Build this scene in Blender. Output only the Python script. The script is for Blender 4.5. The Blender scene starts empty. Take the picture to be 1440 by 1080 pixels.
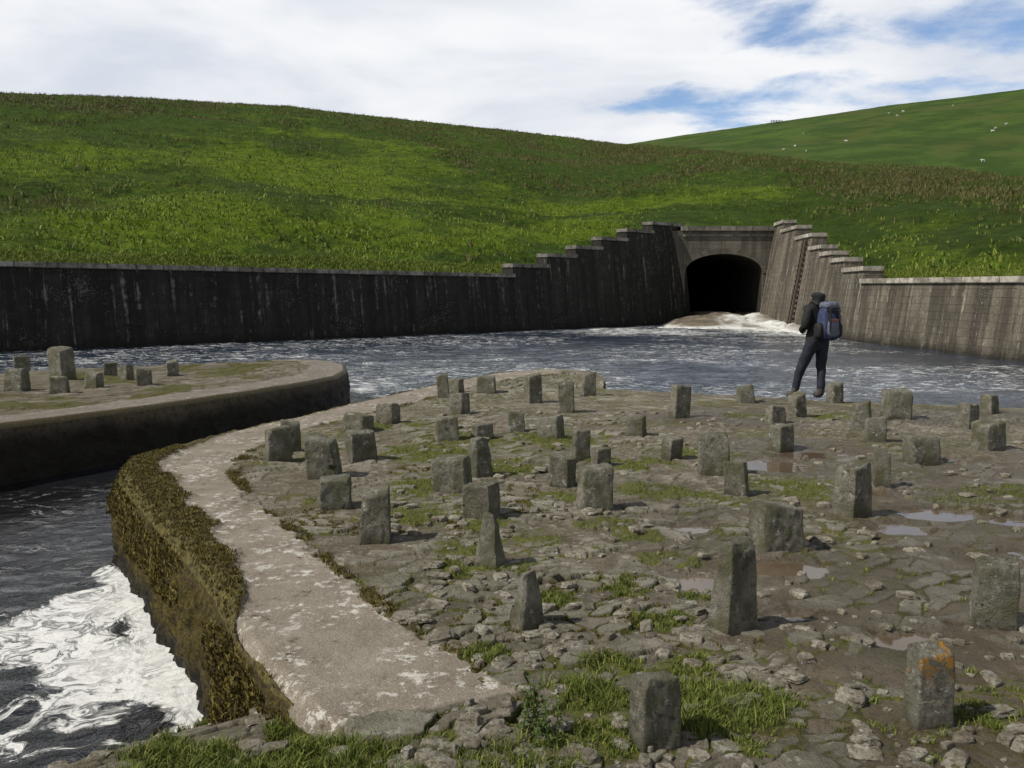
import bpy, bmesh, math, random
import numpy as np
from mathutils import Vector, Matrix, noise as mnoise
random.seed(7); np.random.seed(7)
sc=bpy.context.scene
# ---------------------------------------------------------------- camera
F=1200.0; CH=1.7; PITCH=math.atan(130/1200)
cam=bpy.data.cameras.new('camera'); cam.lens=30; cam.sensor_width=36; cam.clip_end=6000; cam.clip_start=0.05
co=bpy.data.objects.new('camera',cam); sc.collection.objects.link(co)
co.location=(0,0,CH); co.rotation_euler=(math.radians(90)-PITCH,0,0); sc.camera=co
cp,sp=math.cos(PITCH),math.sin(PITCH)
def ray(px,py):
    a=(px-720)/F; b=(540-py)/F
    return np.array([a, cp+b*sp, -sp+b*cp])
def G(px,py,z=0.0):
    d=ray(px,py); t=(z-CH)/d[2]; return np.array([d[0]*t,d[1]*t,z])
def AY(px,py,y):
    d=ray(px,py); t=y/d[1]; return np.array([d[0]*t,y,CH+d[2]*t])
def onwall(px,py,A,B):
    d=ray(px,py); n=np.array([-(B[1]-A[1]),B[0]-A[0]]); t=(A[0]*n[0]+A[1]*n[1])/(d[0]*n[0]+d[1]*n[1])
    return np.array([d[0]*t,d[1]*t,CH+d[2]*t])
WZ=-0.75
# ---------------------------------------------------------------- numpy noise
def h2(ix,iy,seed):
    with np.errstate(over='ignore'):
        a=(ix.astype(np.int64)*374761393+iy.astype(np.int64)*668265263+seed*2147483647+1274126177)&0xffffffff
        a=((a^(a>>13))*1274126177)&0xffffffff
        a=((a^(a>>15))*2246822519)&0xffffffff
        a=a^(a>>16)
    return (a&0xffffff)/float(0xffffff)
def vn(x,y,seed=0):
    ix=np.floor(x);iy=np.floor(y);fx=x-ix;fy=y-iy
    fx=fx*fx*fx*(fx*(fx*6-15)+10);fy=fy*fy*fy*(fy*(fy*6-15)+10)
    a=h2(ix,iy,seed);b=h2(ix+1,iy,seed);c=h2(ix,iy+1,seed);d=h2(ix+1,iy+1,seed)
    return (a*(1-fx)+b*fx)*(1-fy)+(c*(1-fx)+d*fx)*fy
def fbm(x,y,oct=4,seed=0,rough=.5):
    s=0;amp=1;tot=0
    for i in range(oct):
        s=s+amp*vn(x*2**i+i*17.3,y*2**i-i*9.1,seed+i);tot+=amp;amp*=rough
    return s/tot
def worley(x,y,seed=0):
    ix=np.floor(x);iy=np.floor(y)
    f1=np.full(x.shape,9.);f2=np.full(x.shape,9.);rid=np.zeros(x.shape);cx=np.zeros(x.shape);cy=np.zeros(x.shape)
    for i in (-1,0,1):
        for j in (-1,0,1):
            jx=ix+i;jy=iy+j
            px=jx+.05+.9*h2(jx,jy,seed);py=jy+.05+.9*h2(jx,jy,seed+5)
            d=np.hypot(x-px,y-py);r=h2(jx,jy,seed+9)
            m=d<f1
            f2=np.where(m,f1,np.minimum(f2,d))
            rid=np.where(m,r,rid);cx=np.where(m,px,cx);cy=np.where(m,py,cy);f1=np.where(m,d,f1)
    return f1,f2,rid,cx,cy
def ss(a,b,x):
    t=np.clip((x-a)/(b-a),0,1);return t*t*(3-2*t)
# ---------------------------------------------------------------- mesh helpers
def raw_mesh(name,V,Fc,attrs=None,mat=None,smooth=True,parent=None,uv=None):
    me=bpy.data.meshes.new(name);V=np.asarray(V,dtype=np.float32);Fc=np.asarray(Fc,dtype=np.int32)
    k=Fc.shape[1]
    me.vertices.add(len(V));me.vertices.foreach_set('co',V.ravel())
    me.loops.add(Fc.size);me.loops.foreach_set('vertex_index',Fc.ravel())
    me.polygons.add(len(Fc));me.polygons.foreach_set('loop_start',np.arange(0,Fc.size,k,dtype=np.int32))
    me.update(calc_edges=True)
    me.polygons.foreach_set('use_smooth',np.full(len(Fc),smooth,dtype=bool))
    for n,a in (attrs or {}).items():
        at=me.attributes.new(n,'FLOAT','POINT');at.data.foreach_set('value',np.asarray(a,dtype=np.float32).ravel())
    if uv is not None:
        l=me.uv_layers.new(name='UVMap');l.data.foreach_set('uv',np.asarray(uv,dtype=np.float32).ravel())
    ob=bpy.data.objects.new(name,me);sc.collection.objects.link(ob)
    if mat: me.materials.append(mat)
    if parent: ob.parent=parent
    return ob
def grid_mesh(name,P,attrs=None,mat=None,flip=False,parent=None):
    R,C=P.shape[:2];i=np.arange(R*C).reshape(R,C)
    f=np.stack([i[:-1,:-1],i[:-1,1:],i[1:,1:],i[1:,:-1]],-1).reshape(-1,4)
    if flip:f=f[:,::-1]
    return raw_mesh(name,P.reshape(-1,3),f,attrs,mat,True,parent)
# ---------------------------------------------------------------- node helpers
class M:
    def __init__(s,name,world=None):
        if world: s.nt=world.node_tree
        else:
            s.m=bpy.data.materials.new(name);s.m.use_nodes=True;s.nt=s.m.node_tree
            s.b=s.nt.nodes['Principled BSDF'];s.tc=s.nt.nodes.new('ShaderNodeTexCoord');s.obj=s.tc.outputs['Object']
    def n(s,t,ins=None,**pr):
        nd=s.nt.nodes.new(t)
        for k,v in pr.items(): setattr(nd,k,v)
        for k,v in (ins or {}).items():
            s.put(nd.inputs[k],v)
        return nd
    def put(s,sock,v):
        if isinstance(v,bpy.types.NodeSocket): s.nt.links.new(v,sock)
        else:
            if sock.type=='RGBA' and not hasattr(v,'__len__'): v=(v,v,v,1)
            if sock.type=='RGBA' and len(v)==3: v=(*v,1)
            sock.default_value=v
    def noise(s,scale,detail=4,rough=.5,dist=0,vec=None,col=False):
        nd=s.n('ShaderNodeTexNoise',{'Scale':scale,'Detail':detail,'Roughness':rough,'Distortion':dist,'Vector':vec or s.obj})
        return nd.outputs[1] if col else nd.outputs[0]
    def math(s,op,a,b=0.,c=None,clamp=False):
        nd=s.n('ShaderNodeMath',{0:a,1:b},operation=op,use_clamp=clamp)
        if c is not None:s.put(nd.inputs[2],c)
        return nd.outputs[0]
    def map(s,v,a,b,c=0.,d=1.,smooth=True):
        nd=s.n('ShaderNodeMapRange',{'Value':v,'From Min':a,'From Max':b,'To Min':c,'To Max':d})
        if smooth: nd.interpolation_type='SMOOTHSTEP'
        return nd.outputs[0]
    def mix(s,f,a,b,mode='MIX'):
        nd=s.n('ShaderNodeMix',data_type='RGBA',blend_type=mode,clamp_factor=True)
        s.put(nd.inputs[0],f);s.put(nd.inputs[6],a);s.put(nd.inputs[7],b);return nd.outputs[2]
    def ramp(s,v,st):
        nd=s.n('ShaderNodeValToRGB',{'Fac':v});cr=nd.color_ramp
        while len(cr.elements)<len(st):cr.elements.new(.5)
        for e,(p,c) in zip(cr.elements,st):
            e.position=p;e.color=(*c,1) if hasattr(c,'__len__') else (c,c,c,1)
        return nd.outputs[0]
    def attr(s,name): return s.n('ShaderNodeAttribute',attribute_name=name).outputs['Fac']
    def scale(s,vec,sx,sy,sz,rot=0):
        return s.n('ShaderNodeMapping',{'Vector':vec,'Scale':(sx,sy,sz),'Rotation':(0,0,rot)}).outputs[0]
    def bump(s,h,strength=.5,dist=.02,normal=None):
        nd=s.n('ShaderNodeBump',{'Height':h,'Strength':strength,'Distance':dist})
        if normal is not None:s.put(nd.inputs['Normal'],normal)
        return nd.outputs[0]
    def out(s,col,rough=.9,normal=None,spec=None):
        s.put(s.b.inputs['Base Color'],col);s.put(s.b.inputs['Roughness'],rough)
        if normal is not None:s.put(s.b.inputs['Normal'],normal)
        if spec is not None:s.put(s.b.inputs['Specular IOR Level'],spec)
        return s.m
# ---------------------------------------------------------------- materials
def mat_platform(name,dark=1.0):
    m=M(name)
    gap=m.attr('gap');moss=m.attr('moss');pud=m.attr('puddle');con=m.attr('concrete');cell=m.attr('cell');mud=m.attr('mud')
    n1=m.noise(2.2,6,.6);n2=m.noise(22,8,.72);n3=m.noise(90,5,.7);n4=m.noise(7,8,.75);n0=m.noise(.8,6,.65)
    stone=m.ramp(cell,[(0,(.125,.108,.078)),(.35,(.205,.180,.134)),(.7,(.285,.258,.200)),(1,(.38,.355,.29))])
    stone=m.mix(m.map(n4,.42,.66,0,.65),stone,(.135,.118,.078))
    stone=m.mix(m.map(n2,.5,.64,0,.7),stone,(.34,.315,.255))
    stone=m.mix(m.map(n2,.34,.46,.8,0),stone,(.065,.054,.036))
    stone=m.mix(m.map(m.noise(11,7,.75),.57,.63,0,.9),stone,(.48,.46,.40))
    stone=m.mix(m.map(n3,.54,.68,0,.65),stone,(.062,.052,.036))
    mudc=m.mix(m.map(n1,.35,.65),(.115,.086,.055),(.225,.178,.122))
    mudc=m.mix(m.map(n4,.5,.68,0,.8),mudc,(.29,.24,.175))
    mudc=m.mix(m.map(n2,.38,.48,.65,0),mudc,(.058,.043,.028))
    mudc=m.mix(m.map(n3,.5,.68,0,.75),mudc,(.05,.038,.024))
    mudc=m.mix(m.map(m.noise(150,3,.6),.60,.68,0,.8),mudc,(.38,.34,.27))
    c=m.mix(mud,stone,mudc)
    c=m.mix(m.map(n0,.42,.58,0,.45),c,(.095,.088,.042))
    c=m.mix(m.math('MULTIPLY',gap,.85),c,(.042,.034,.018))
    cc=m.mix(m.map(n1,.35,.65),(.195,.164,.126),(.265,.230,.182))
    cc=m.mix(m.map(m.noise(140,3,.6),.5,.62,0,.75),cc,(.11,.09,.065))
    cc=m.mix(m.map(m.noise(110,2,.6),.58,.66,0,.8),cc,(.38,.34,.28))
    cc=m.mix(m.map(n4,.48,.68,0,.6),cc,(.135,.11,.08))
    lich=m.math('MULTIPLY',m.map(m.noise(13,8,.78),.53,.59),m.map(m.noise(1.8,3,.5),.40,.54))
    cc=m.mix(m.math('MULTIPLY',lich,.85),cc,(.54,.52,.47))
    cc=m.mix(m.map(m.noise(7,8,.8),.575,.645,0,.85),cc,(.06,.045,.025))
    c=m.mix(con,c,cc)
    mc=m.ramp(m.noise(35,6,.75),[(.3,(.018,.014,.005)),(.47,(.055,.045,.014)),(.6,(.12,.10,.024)),(.72,(.23,.19,.045))])
    gmc=m.ramp(m.noise(28,6,.75),[(.3,(.04,.042,.009)),(.5,(.11,.12,.022)),(.7,(.19,.19,.04))])
    dry=m.attr('brownmoss')
    mc=m.mix(dry,gmc,mc)
    mf=m.math('GREATER_THAN',m.math('ADD',moss,m.map(n2,.3,.7,-.34,.34,False)),.47)
    c=m.mix(mf,c,mc)
    c=m.mix(pud,c,m.mix(n1,(.11,.078,.05),(.15,.11,.075)))
    wet=m.attr('wet')
    c=m.mix(m.math('MULTIPLY',wet,.5),c,(.065,.045,.028))
    rough=m.mix(pud,m.mix(wet,.92,m.map(n2,.35,.65,.18,.55)),.06)
    h=m.math('ADD',m.math('MULTIPLY',n2,1.),m.math('MULTIPLY',n3,.5))
    h=m.math('ADD',h,m.math('MULTIPLY',n4,.7))
    bs=m.math('MULTIPLY',m.math('SUBTRACT',1.,m.math('MULTIPLY',pud,.985)),m.mix(con,1.,.4))
    nb=m.bump(h,bs,.035)
    return m.out(c,rough,nb,.35)
def mat_skirt():
    m=M('channel_wall_moss');mo=m.attr('moss');wetd=m.attr('wet')
    n2=m.noise(14,8,.75);n3=m.noise(60,6,.75);n1=m.noise(3,5,.6)
    con=m.mix(n1,(.13,.10,.07),(.26,.21,.15));con=m.mix(m.map(n2,.48,.62),con,(.05,.04,.03))
    mc=m.ramp(m.noise(26,8,.8),[(.3,(.018,.012,.005)),(.45,(.075,.055,.018)),(.56,(.18,.14,.03)),(.7,(.30,.26,.05))])
    c=m.mix(m.math('GREATER_THAN',m.math('ADD',mo,m.map(n2,.3,.7,-.5,.5,False)),.5),con,mc)
    c=m.mix(m.math('MULTIPLY',wetd,.88),c,(.012,.010,.008))
    return m.out(c,m.mix(wetd,.95,.45),m.bump(m.math('ADD',n2,n3),1.,.07),.3)
def mat_stone(name,base=1.0,orange=0.):
    m=M(name);oi=m.n('ShaderNodeObjectInfo').outputs['Random']
    off=m.n('ShaderNodeVectorMath',{0:m.obj,1:m.n('ShaderNodeCombineXYZ',{0:m.math('MULTIPLY',oi,37.),1:m.math('MULTIPLY',oi,91.)}).outputs[0]},operation='ADD').outputs[0]
    n1=m.noise(5,5,.6,vec=off);n2=m.noise(24,8,.75,vec=off);n3=m.noise(110,5,.7,vec=off)
    c=m.mix(m.map(n1,.3,.7),(.125,.115,.085),(.30,.28,.22))
    c=m.mix(m.math('MULTIPLY',oi,.6),c,(.17,.165,.13))
    c=m.mix(m.map(n2,.5,.62,0,.75),c,(.37,.355,.295))
    c=m.mix(m.map(n2,.36,.46,.8,0),c,(.052,.047,.032))
    c=m.mix(m.map(m.noise(15,6,.7,vec=off),.59,.65,0,.9),c,(.52,.50,.44))
    c=m.mix(m.map(m.noise(6,5,.7,vec=off),.48,.60,0,.7),c,(.095,.097,.038))
    c=m.mix(m.map(n3,.5,.7,0,.7),c,(.055,.05,.035))
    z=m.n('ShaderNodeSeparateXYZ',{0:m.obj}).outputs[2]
    if orange: c=m.mix(m.math('MULTIPLY',m.map(m.noise(14,7,.7,vec=off),.53,.58),m.map(z,.22,.34)),c,(.44,.23,.04))
    else: c=m.mix(m.math('MULTIPLY',m.map(m.noise(34,5,.7,vec=off),.64,.67),.6),c,(.34,.24,.07))
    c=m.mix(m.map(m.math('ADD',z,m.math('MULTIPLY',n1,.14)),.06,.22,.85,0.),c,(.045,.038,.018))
    h=m.math('ADD',m.math('MULTIPLY',n2,1.),m.math('MULTIPLY',n3,.35))
    return m.out(c,.92,m.bump(h,1.,.045),.3)
def mat_blade(name,c1,c2,c3):
    m=M(name);r=m.attr('rnd')
    c=m.ramp(r,[(0,c1),(.5,c2),(1,c3)])
    return m.out(c,.7,None,.25)
def mat_wall(name,cA,cB,stain,white,streak,wcol=(.30,.29,.24),mortar=.2,bm=.35):
    m=M(name);uv=m.tc.outputs['UV']
    wv=m.n('ShaderNodeVectorMath',{0:uv,1:m.n('ShaderNodeVectorMath',{0:m.noise(1.2,3,.5,0,vec=uv,col=True),3:.10},operation='SCALE').outputs[0]},operation='ADD').outputs[0]
    br=m.n('ShaderNodeTexBrick',{'Vector':wv,'Scale':1.,'Mortar Size':.015,'Mortar Smooth':.6,'Brick Width':.62,'Row Height':.31,'Color1':(.15,.15,.15,1),'Color2':(.9,.9,.9,1),'Mortar':(0.3,.3,.3,1),'Bias':0.},offset=.5)
    bc=m.n('ShaderNodeSeparateColor',{0:br.outputs[0]}).outputs[0];mort=br.outputs[1]
    n1=m.noise(.5,5,.6);n2=m.noise(3,8,.7);n3=m.noise(14,6,.75)
    sv=m.scale(uv,1.3,.08,1)
    st=m.noise(1.,7,.7,vec=sv); sv2=m.scale(uv,4.,.2,1);st2=m.noise(1.,6,.7,vec=sv2)
    c=m.mix(m.math('ADD',m.math('MULTIPLY',bc,.55),m.math('MULTIPLY',n2,.45)),cA,cB)
    c=m.mix(m.map(n3,.4,.65,0,.6),c,stain)
    c=m.mix(m.map(n1,.45,.62,0,streak*.8),c,stain)
    c=m.mix(m.map(st,.42,.56,0,streak),c,stain)
    c=m.mix(m.map(m.math('ADD',st2,m.math('MULTIPLY',n2,.5)),.82,.95,0,white),c,wcol)
    c=m.mix(m.map(m.math('ADD',n3,m.math('MULTIPLY',n1,.5)),.86,.93,0,white),c,wcol)
    vz=m.n('ShaderNodeSeparateXYZ',{0:uv}).outputs[1]
    c=m.mix(m.map(m.math('ADD',vz,m.math('MULTIPLY',n2,.8)),-.5,.25,.9,0),c,(.012,.011,.008))
    c=m.mix(m.math('MULTIPLY',mort,mortar),c,stain)
    return m.out(c,.9,m.bump(m.math('ADD',m.math('MULTIPLY',mort,-bm),n3),.8,.06),.25)
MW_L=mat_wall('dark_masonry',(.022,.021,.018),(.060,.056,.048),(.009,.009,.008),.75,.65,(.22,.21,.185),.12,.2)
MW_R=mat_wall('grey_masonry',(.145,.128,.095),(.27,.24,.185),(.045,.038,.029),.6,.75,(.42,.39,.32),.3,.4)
MW_P=mat_wall('portal_masonry',(.15,.135,.105),(.23,.205,.165),(.05,.044,.035),.45,.6,(.33,.31,.26),.25,.35)
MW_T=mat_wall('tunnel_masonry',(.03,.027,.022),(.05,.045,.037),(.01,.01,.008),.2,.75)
def mat_coping(name,a,b):
    m=M(name);n=m.noise(2.5,7,.75);n2=m.noise(1.1,3,.5)
    br=m.n('ShaderNodeTexBrick',{'Vector':m.tc.outputs['UV'],'Scale':1.,'Mortar Size':.03,'Brick Width':1.2,'Row Height':9.,'Color1':(.4,.4,.4,1),'Color2':(1,1,1,1),'Mortar':(0.05,.05,.05,1)},offset=0)
    c=m.mix(m.map(n,.35,.65),a,b);c=m.mix(.7,c,m.mix(1,c,br.outputs[0],'MULTIPLY'))
    return m.out(c,.9,m.bump(n,.6,.04),.3)
MC_L=mat_coping('coping_dark',(.09,.083,.07),(.33,.31,.27));MC_R=mat_coping('coping_pale',(.22,.195,.155),(.52,.48,.41))
MPLAT=mat_platform('rubble_paving');MSK=mat_skirt();MST=mat_stone('weathered_stone',1,.0);MSTO=mat_stone('lichen_stone',1,1.)
MGR=mat_blade('grass_blades',(.05,.07,.012),(.12,.16,.024),(.23,.23,.06))
MMOSS=mat_blade('moss_blades',(.03,.022,.006),(.09,.072,.017),(.23,.19,.04))
MRUSH=mat_blade('rush_blades',(.050,.060,.015),(.095,.095,.028),(.17,.14,.055))
MTUS=mat_blade('tussock_blades',(.06,.095,.012),(.12,.17,.018),(.22,.24,.04))
MNET=mat_blade('nettle_leaves',(.035,.06,.012),(.06,.09,.02),(.11,.14,.03))
# ---------------------------------------------------------------- blades generator
def blades(name,pts,h,w,mat,lean=.5,parent=None,hvar=.5):
    pts=np.asarray(pts,dtype=np.float64);n=len(pts);rs=np.random.RandomState(len(pts)%997)
    a=rs.rand(n)*6.283;hh=h*(1-hvar/2+hvar*rs.rand(n));ww=w*(.6+.8*rs.rand(n))
    b=rs.rand(n)*6.283;l=hh*lean*rs.rand(n)
    wx=np.cos(a)*ww/2;wy=np.sin(a)*ww/2;lx=np.cos(b)*l;ly=np.sin(b)*l
    V=np.zeros((n,5,3))
    V[:,0]=pts+np.stack([wx,wy,-hh*.1],1);V[:,1]=pts-np.stack([wx,wy,hh*.1],1)
    V[:,2]=pts+np.stack([lx*.35-wx*.7,ly*.35-wy*.7,hh*.6],1);V[:,3]=pts+np.stack([lx*.35+wx*.7,ly*.35+wy*.7,hh*.6],1)
    V[:,4]=pts+np.stack([lx,ly,hh],1)
    i=np.arange(n)[:,None]*5
    f=np.concatenate([i+[0,1,2],i+[0,2,3],i+[3,2,4]],0)
    r=np.repeat(rs.rand(n),5)
    return raw_mesh(name,V.reshape(-1,3),f,{'rnd':r},mat,False,parent)
# ---------------------------------------------------------------- main platform
def sorted_xy(L):
    L=sorted([(p[1],p[0]) for p in L]);return np.array([a for a,_ in L]),np.array([b for _,b in L])
edgeL=[G(455,1024),G(420,1003),G(335,908),G(300,1000,WZ),G(172,790,WZ),G(168,664),G(178,652),G(210,642),G(260,628),G(330,608),G(420,588),G(500,568),G(600,545),G(690,527),G(740,522),G(790,520)]
ly,lx=sorted_xy(edgeL)
ly=np.concatenate([[-6,2.6],ly]);lx=np.concatenate([[.6,-.25],lx])
top=G(790,520);YT=top[1]
far=[G(848,548),G(950,553),G(1060,560),G(1180,567),G(1440,575)]
d=(far[-1]-far[1]);d/=d[0];pend=far[-1]+d*(17.2-far[-1][0])
edgeR=[G(848,546),G(851,534),G(838,525),top]+far+[pend,np.array([17.2,pend[1]-.05,0]),np.array([17.2,-6,0])]
ry,rx=sorted_xy(edgeR)
stripR=[G(720,985),G(600,905),G(520,850),G(430,765),G(352,705),G(322,665),G(345,640),G(440,603),G(560,573),G(640,551),G(720,534),G(790,526)]
sy,sx=sorted_xy(stripR);sy=np.concatenate([[-6,2.9],sy]);sx=np.concatenate([[.5,.25],sx])
eA,eB=G(455,1026),G(720,985)
grass_spots=[(835,990,.15),(1045,1000,.22),(800,975,.10),(985,985,.15),(1000,1030,.14),(970,940,.14),(930,790,.2),(1000,748,.2),(760,757,.17),(1110,687,.3),(1400,700,.45),(1330,708,.3),(810,780,.2),
 (640,775,.22),(440,705,.3),(590,640,.5),(720,660,.4),(890,655,.5),(760,620,.6),(930,695,.4),(850,742,.25),(690,930,.12),(880,830,.18),(960,795,.15),(600,690,.3),(1060,1065,.12),(860,1045,.16),(810,700,.3),(1400,1020,.15),(640,805,.2),(930,880,.15),(860,940,.14),
 (540,600,.4),(480,640,.3),(660,620,.4),(990,640,.3),(1060,590,.4),(1180,590,.4),(1000,700,.15),(570,730,.25),(700,800,.18),(900,760,.2),(680,740,.2),(1150,700,.2),(780,850,.12),(970,850,.14)]
pud_spots=[(1310,722,.42),(1100,800,.28),(982,745,.2),(1255,695,.25),(995,822,.2),(1400,780,.28),(1150,640,.4),(1130,765,.25),(1270,745,.3),(1200,600,.5),(1080,655,.4),(1330,650,.4),(1120,870,.2),(1270,900,.22),(700,600,.3),(1425,735,.22)]
def gsum(x,y,spots,ay=1.):
    s=0*x
    for px,py,r in spots:
        c=G(px,py);s=np.maximum(s,np.exp(-(((x-c[0])/r)**2+((y-c[1])/(r*ay))**2)))
    return s
def plat_fields(x,y):
    xl=np.interp(y,ly,lx);xs=np.interp(y,sy,sx)
    wx=x+.14*(fbm(x*3,y*3,4,11)-.5)*2;wy=y+.14*(fbm(x*3,y*3,4,23)-.5)*2
    ca,sa=math.cos(.5),math.sin(.5);qx=(wx*ca+wy*sa)/.25;qy=(-wx*sa+wy*ca)/.14
    f1,f2,rid,cx,cy=worley(qx,qy,3)
    e=f2-f1
    tilt=((qx-cx)*(h2(np.floor(cx*50),np.floor(cy*50),4)-.5)+(qy-cy)*(h2(np.floor(cx*50),np.floor(cy*50),6)-.5))*.036
    st=ss(.02,.10,e)*(.010+.030*rid**1.3)+tilt*ss(.02,.15,e)+.012*(fbm(x*12,y*12,4,31,.6)-.5)
    g1,g2,rid2,_,_=worley(wx/.12,wy/.085,13);st2=ss(.02,.16,g2-g1)*(.008+.018*rid2)+.008*(fbm(x*14,y*14,3,33)-.5)
    sel=ss(.50,.60,fbm(x*.9,y*.9,4,41)+.04*ss(6,10,y));st=st*(1-sel)+st2*sel;gapv=(1-ss(.02,.12,e))*(1-sel)+(1-ss(.03,.16,g2-g1))*sel;cel=rid*(1-sel)+rid2*sel
    mudlvl=.004+.038*(fbm(x*.55+4,y*.55,5,51,.6)-.5)+.020*ss(.6,2.6,x-.1*(y-4))*ss(12,4,y)
    mz=mudlvl+.014*(fbm(x*6,y*6,5,61,.65)-.5)+.016*np.abs(fbm(x*2.3,y*3.3,4,66)-.5)
    k=ss(-.004,.004,mz-st)
    z=np.maximum(st,mz)+.04*(fbm(x*.35,y*.35,3,71)-.5)
    pg=gsum(x,y,pud_spots,.7);z=z-.064*pg*ss(.36,.56,fbm(x*1.9,y*1.9,5,81,.65)+.1*pg)
    lvl=-.008-0.0*x
    pud=(z<lvl)&(x>xs+.05)&(pg>.14)
    cend=eA[1]+(x-eA[0])*(eB[1]-eA[1])/(eB[0]-eA[0])
    concr=ss(-.02,.02,xs-x+.16*(fbm(x*5,y*5,5,91,.65)-.5)*2)*ss(-.02,.02,y-cend+.12*(fbm(x*5,y*5,4,93)-.5))
    z=np.where(pud,lvl,z)
    zc=.028+.010*(fbm(x*2,y*2,4,95)-.5)+.006*(fbm(x*25,y*25,3,96)-.5)
    z=z*(1-concr)+zc*concr
    wet=ss(.05,.5,pg)*ss(.35,.6,fbm(x*1.2,y*1.2,4,83))+.8*ss(.46,.62,fbm(x*.7,y*.7,5,85,.6)+.1*ss(1.2,3,x))*ss(.5,1.6,x)
    gs=gsum(x,y,grass_spots,.8);mo=gs*1.05*ss(.32,.55,fbm(x*5,y*5,5,101,.6)) + (gapv*.8+.3)*ss(.46,.62,fbm(x*1.3,y*1.3,5,103,.6)+.03)*.85*(x<2.0+.35*y)
    mo=mo*(1-pud);mo=np.where(concr>.5,0,mo)
    wdt=np.interp(y,[3.3,4.15,4.6,5.5,7.5,8.5,10,20],[.02,.03,.20,.34,.50,.30,.06,.05])
    de=x-xl
    bm=ss(1.15,.75,de/(wdt*(.35+1.3*fbm(x*3,y*3,5,111,.65))))
    bm=np.where(y<3.4,0,bm)
    fr=np.exp(-((x-xs-.02)/.08)**2)*ss(.42,.6,fbm(x*4,y*4,4,113))*(y>3.3)
    bm2=np.maximum(bm,fr*.9)
    moss=np.maximum(mo,bm2)
    z=z+bm*.05*(.2+fbm(x*9,y*9,5,117,.65))+mo*.014*(fbm(x*20,y*20,3,119))
    z=z-.09*(1-np.clip(de/.10,0,1))**2
    return dict(z=z,gap=gapv*(1-k)*(1-concr),moss=moss,puddle=pud.astype(float),concrete=concr,cell=cel,mud=k,wet=np.clip(wet,0,1)*(1-concr),brownmoss=np.clip((bm2>mo)+.6*ss(.45,.6,fbm(x*2,y*2,4,121))*(gs<.3),0,1))
q=np.linspace(2.6**-.7,YT**-.7,600);ys=np.concatenate([np.linspace(-6,2.5,12),q**(-1/.7)])
XL=np.interp(ys,ly,lx);XR=np.interp(ys,ry,rx)
def smooth1(a,k=3):
    b=a.copy()
    b[k:-k]=np.convolve(a,np.ones(2*k+1)/(2*k+1),'valid');return b
XL=smooth1(XL,3);XM=np.minimum(XR,np.maximum(XL+.01,.66*np.abs(ys)+.3))
s1=np.linspace(0,1,680);s2=np.linspace(0,1,90)[1:]
X=np.concatenate([XL[:,None]+(XM-XL)[:,None]*s1,XM[:,None]+(XR-XM)[:,None]*s2],1);Y=np.repeat(ys[:,None],X.shape[1],1)
fl=plat_fields(X,Y);PZ=fl.pop('z');PP=np.stack([X,Y,PZ],-1)
plat=grid_mesh('stone_paved_weir_apron',PP,fl,MPLAT)
def skirt(name,B,mat,mossf,parent=None,flip=False,K=30,zb=-1.4,amp=.05,w0=-.45,w1=-.66):
    keep=[0]
    for i in range(1,len(B)):
        if np.hypot(*(B[i,:2]-B[keep[-1],:2]))>.02: keep.append(i)
    B=B[keep];T=np.gradient(B[:,:2],axis=0)
    for _ in range(4): T[1:-1]=(T[:-2]+T[1:-1]+T[2:])/3
    T/=np.linalg.norm(T,axis=1)[:,None]+1e-9;N=np.stack([-T[:,1],T[:,0]],1)
    if flip:N=-N
    s=np.concatenate([[0],np.cumsum(np.hypot(*np.diff(B[:,:2],axis=0).T))])
    v=np.linspace(0,1,K);S=np.repeat(s[None],K,0);VZ=B[None,:,2]*(1-v[:,None])+zb*v[:,None]
    D=amp*ss(0,.1,v)[:,None]*(fbm(S*5,VZ*5,5,201,.6)*2-.6)+amp*1.*ss(0,.1,v)[:,None]*(fbm(S*16,VZ*16,4,207,.6)-.4)
    P=np.stack([B[None,:,0]+N[None,:,0]*D,B[None,:,1]+N[None,:,1]*D,VZ],-1)
    mo=mossf(P[...,0],P[...,1],P[...,2]);wet=ss(w0,w1,P[...,2]+.15*(fbm(S*3,VZ*3,3,5)-.5)+.25*(fbm(S*1.5,VZ*.4,4,8)-.5))
    ob=grid_mesh(name,P,{'moss':mo,'wet':wet},mat,flip=not flip,parent=parent)
    return ob,P,N
BL=PP[:,0];BT=PP[-1];BR=PP[::-1,-1]
o1,PS,NS=skirt('channel_face',BL[ys>2.3],MSK,lambda x,y,z:np.where(y<4.4,.72,np.where(y<9,.95,.35)),plat,K=60,amp=.08)
skirt('pool_face',np.concatenate([BT,BR]),MSK,lambda x,y,z:.3+0*x,plat,K=14,amp=.03,w0=-.1,w1=-.4)
rs=np.random.RandomState(4);ii=rs.randint(1,34,60000);jj=rs.randint(0,PS.shape[1],60000);pk=PS[ii,jj];kk=(pk[:,1]<9)&(pk[:,1]>3.4)&(fbm(pk[:,0]*3+pk[:,1]*3,pk[:,2]*6,4,77)>.44+.25*(-pk[:,2]-.1));pk=pk[kk]+rs.randn(kk.sum(),3)*.008
blades('face_moss_tufts',pk,.028,.010,MMOSS,1.6,plat)
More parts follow.
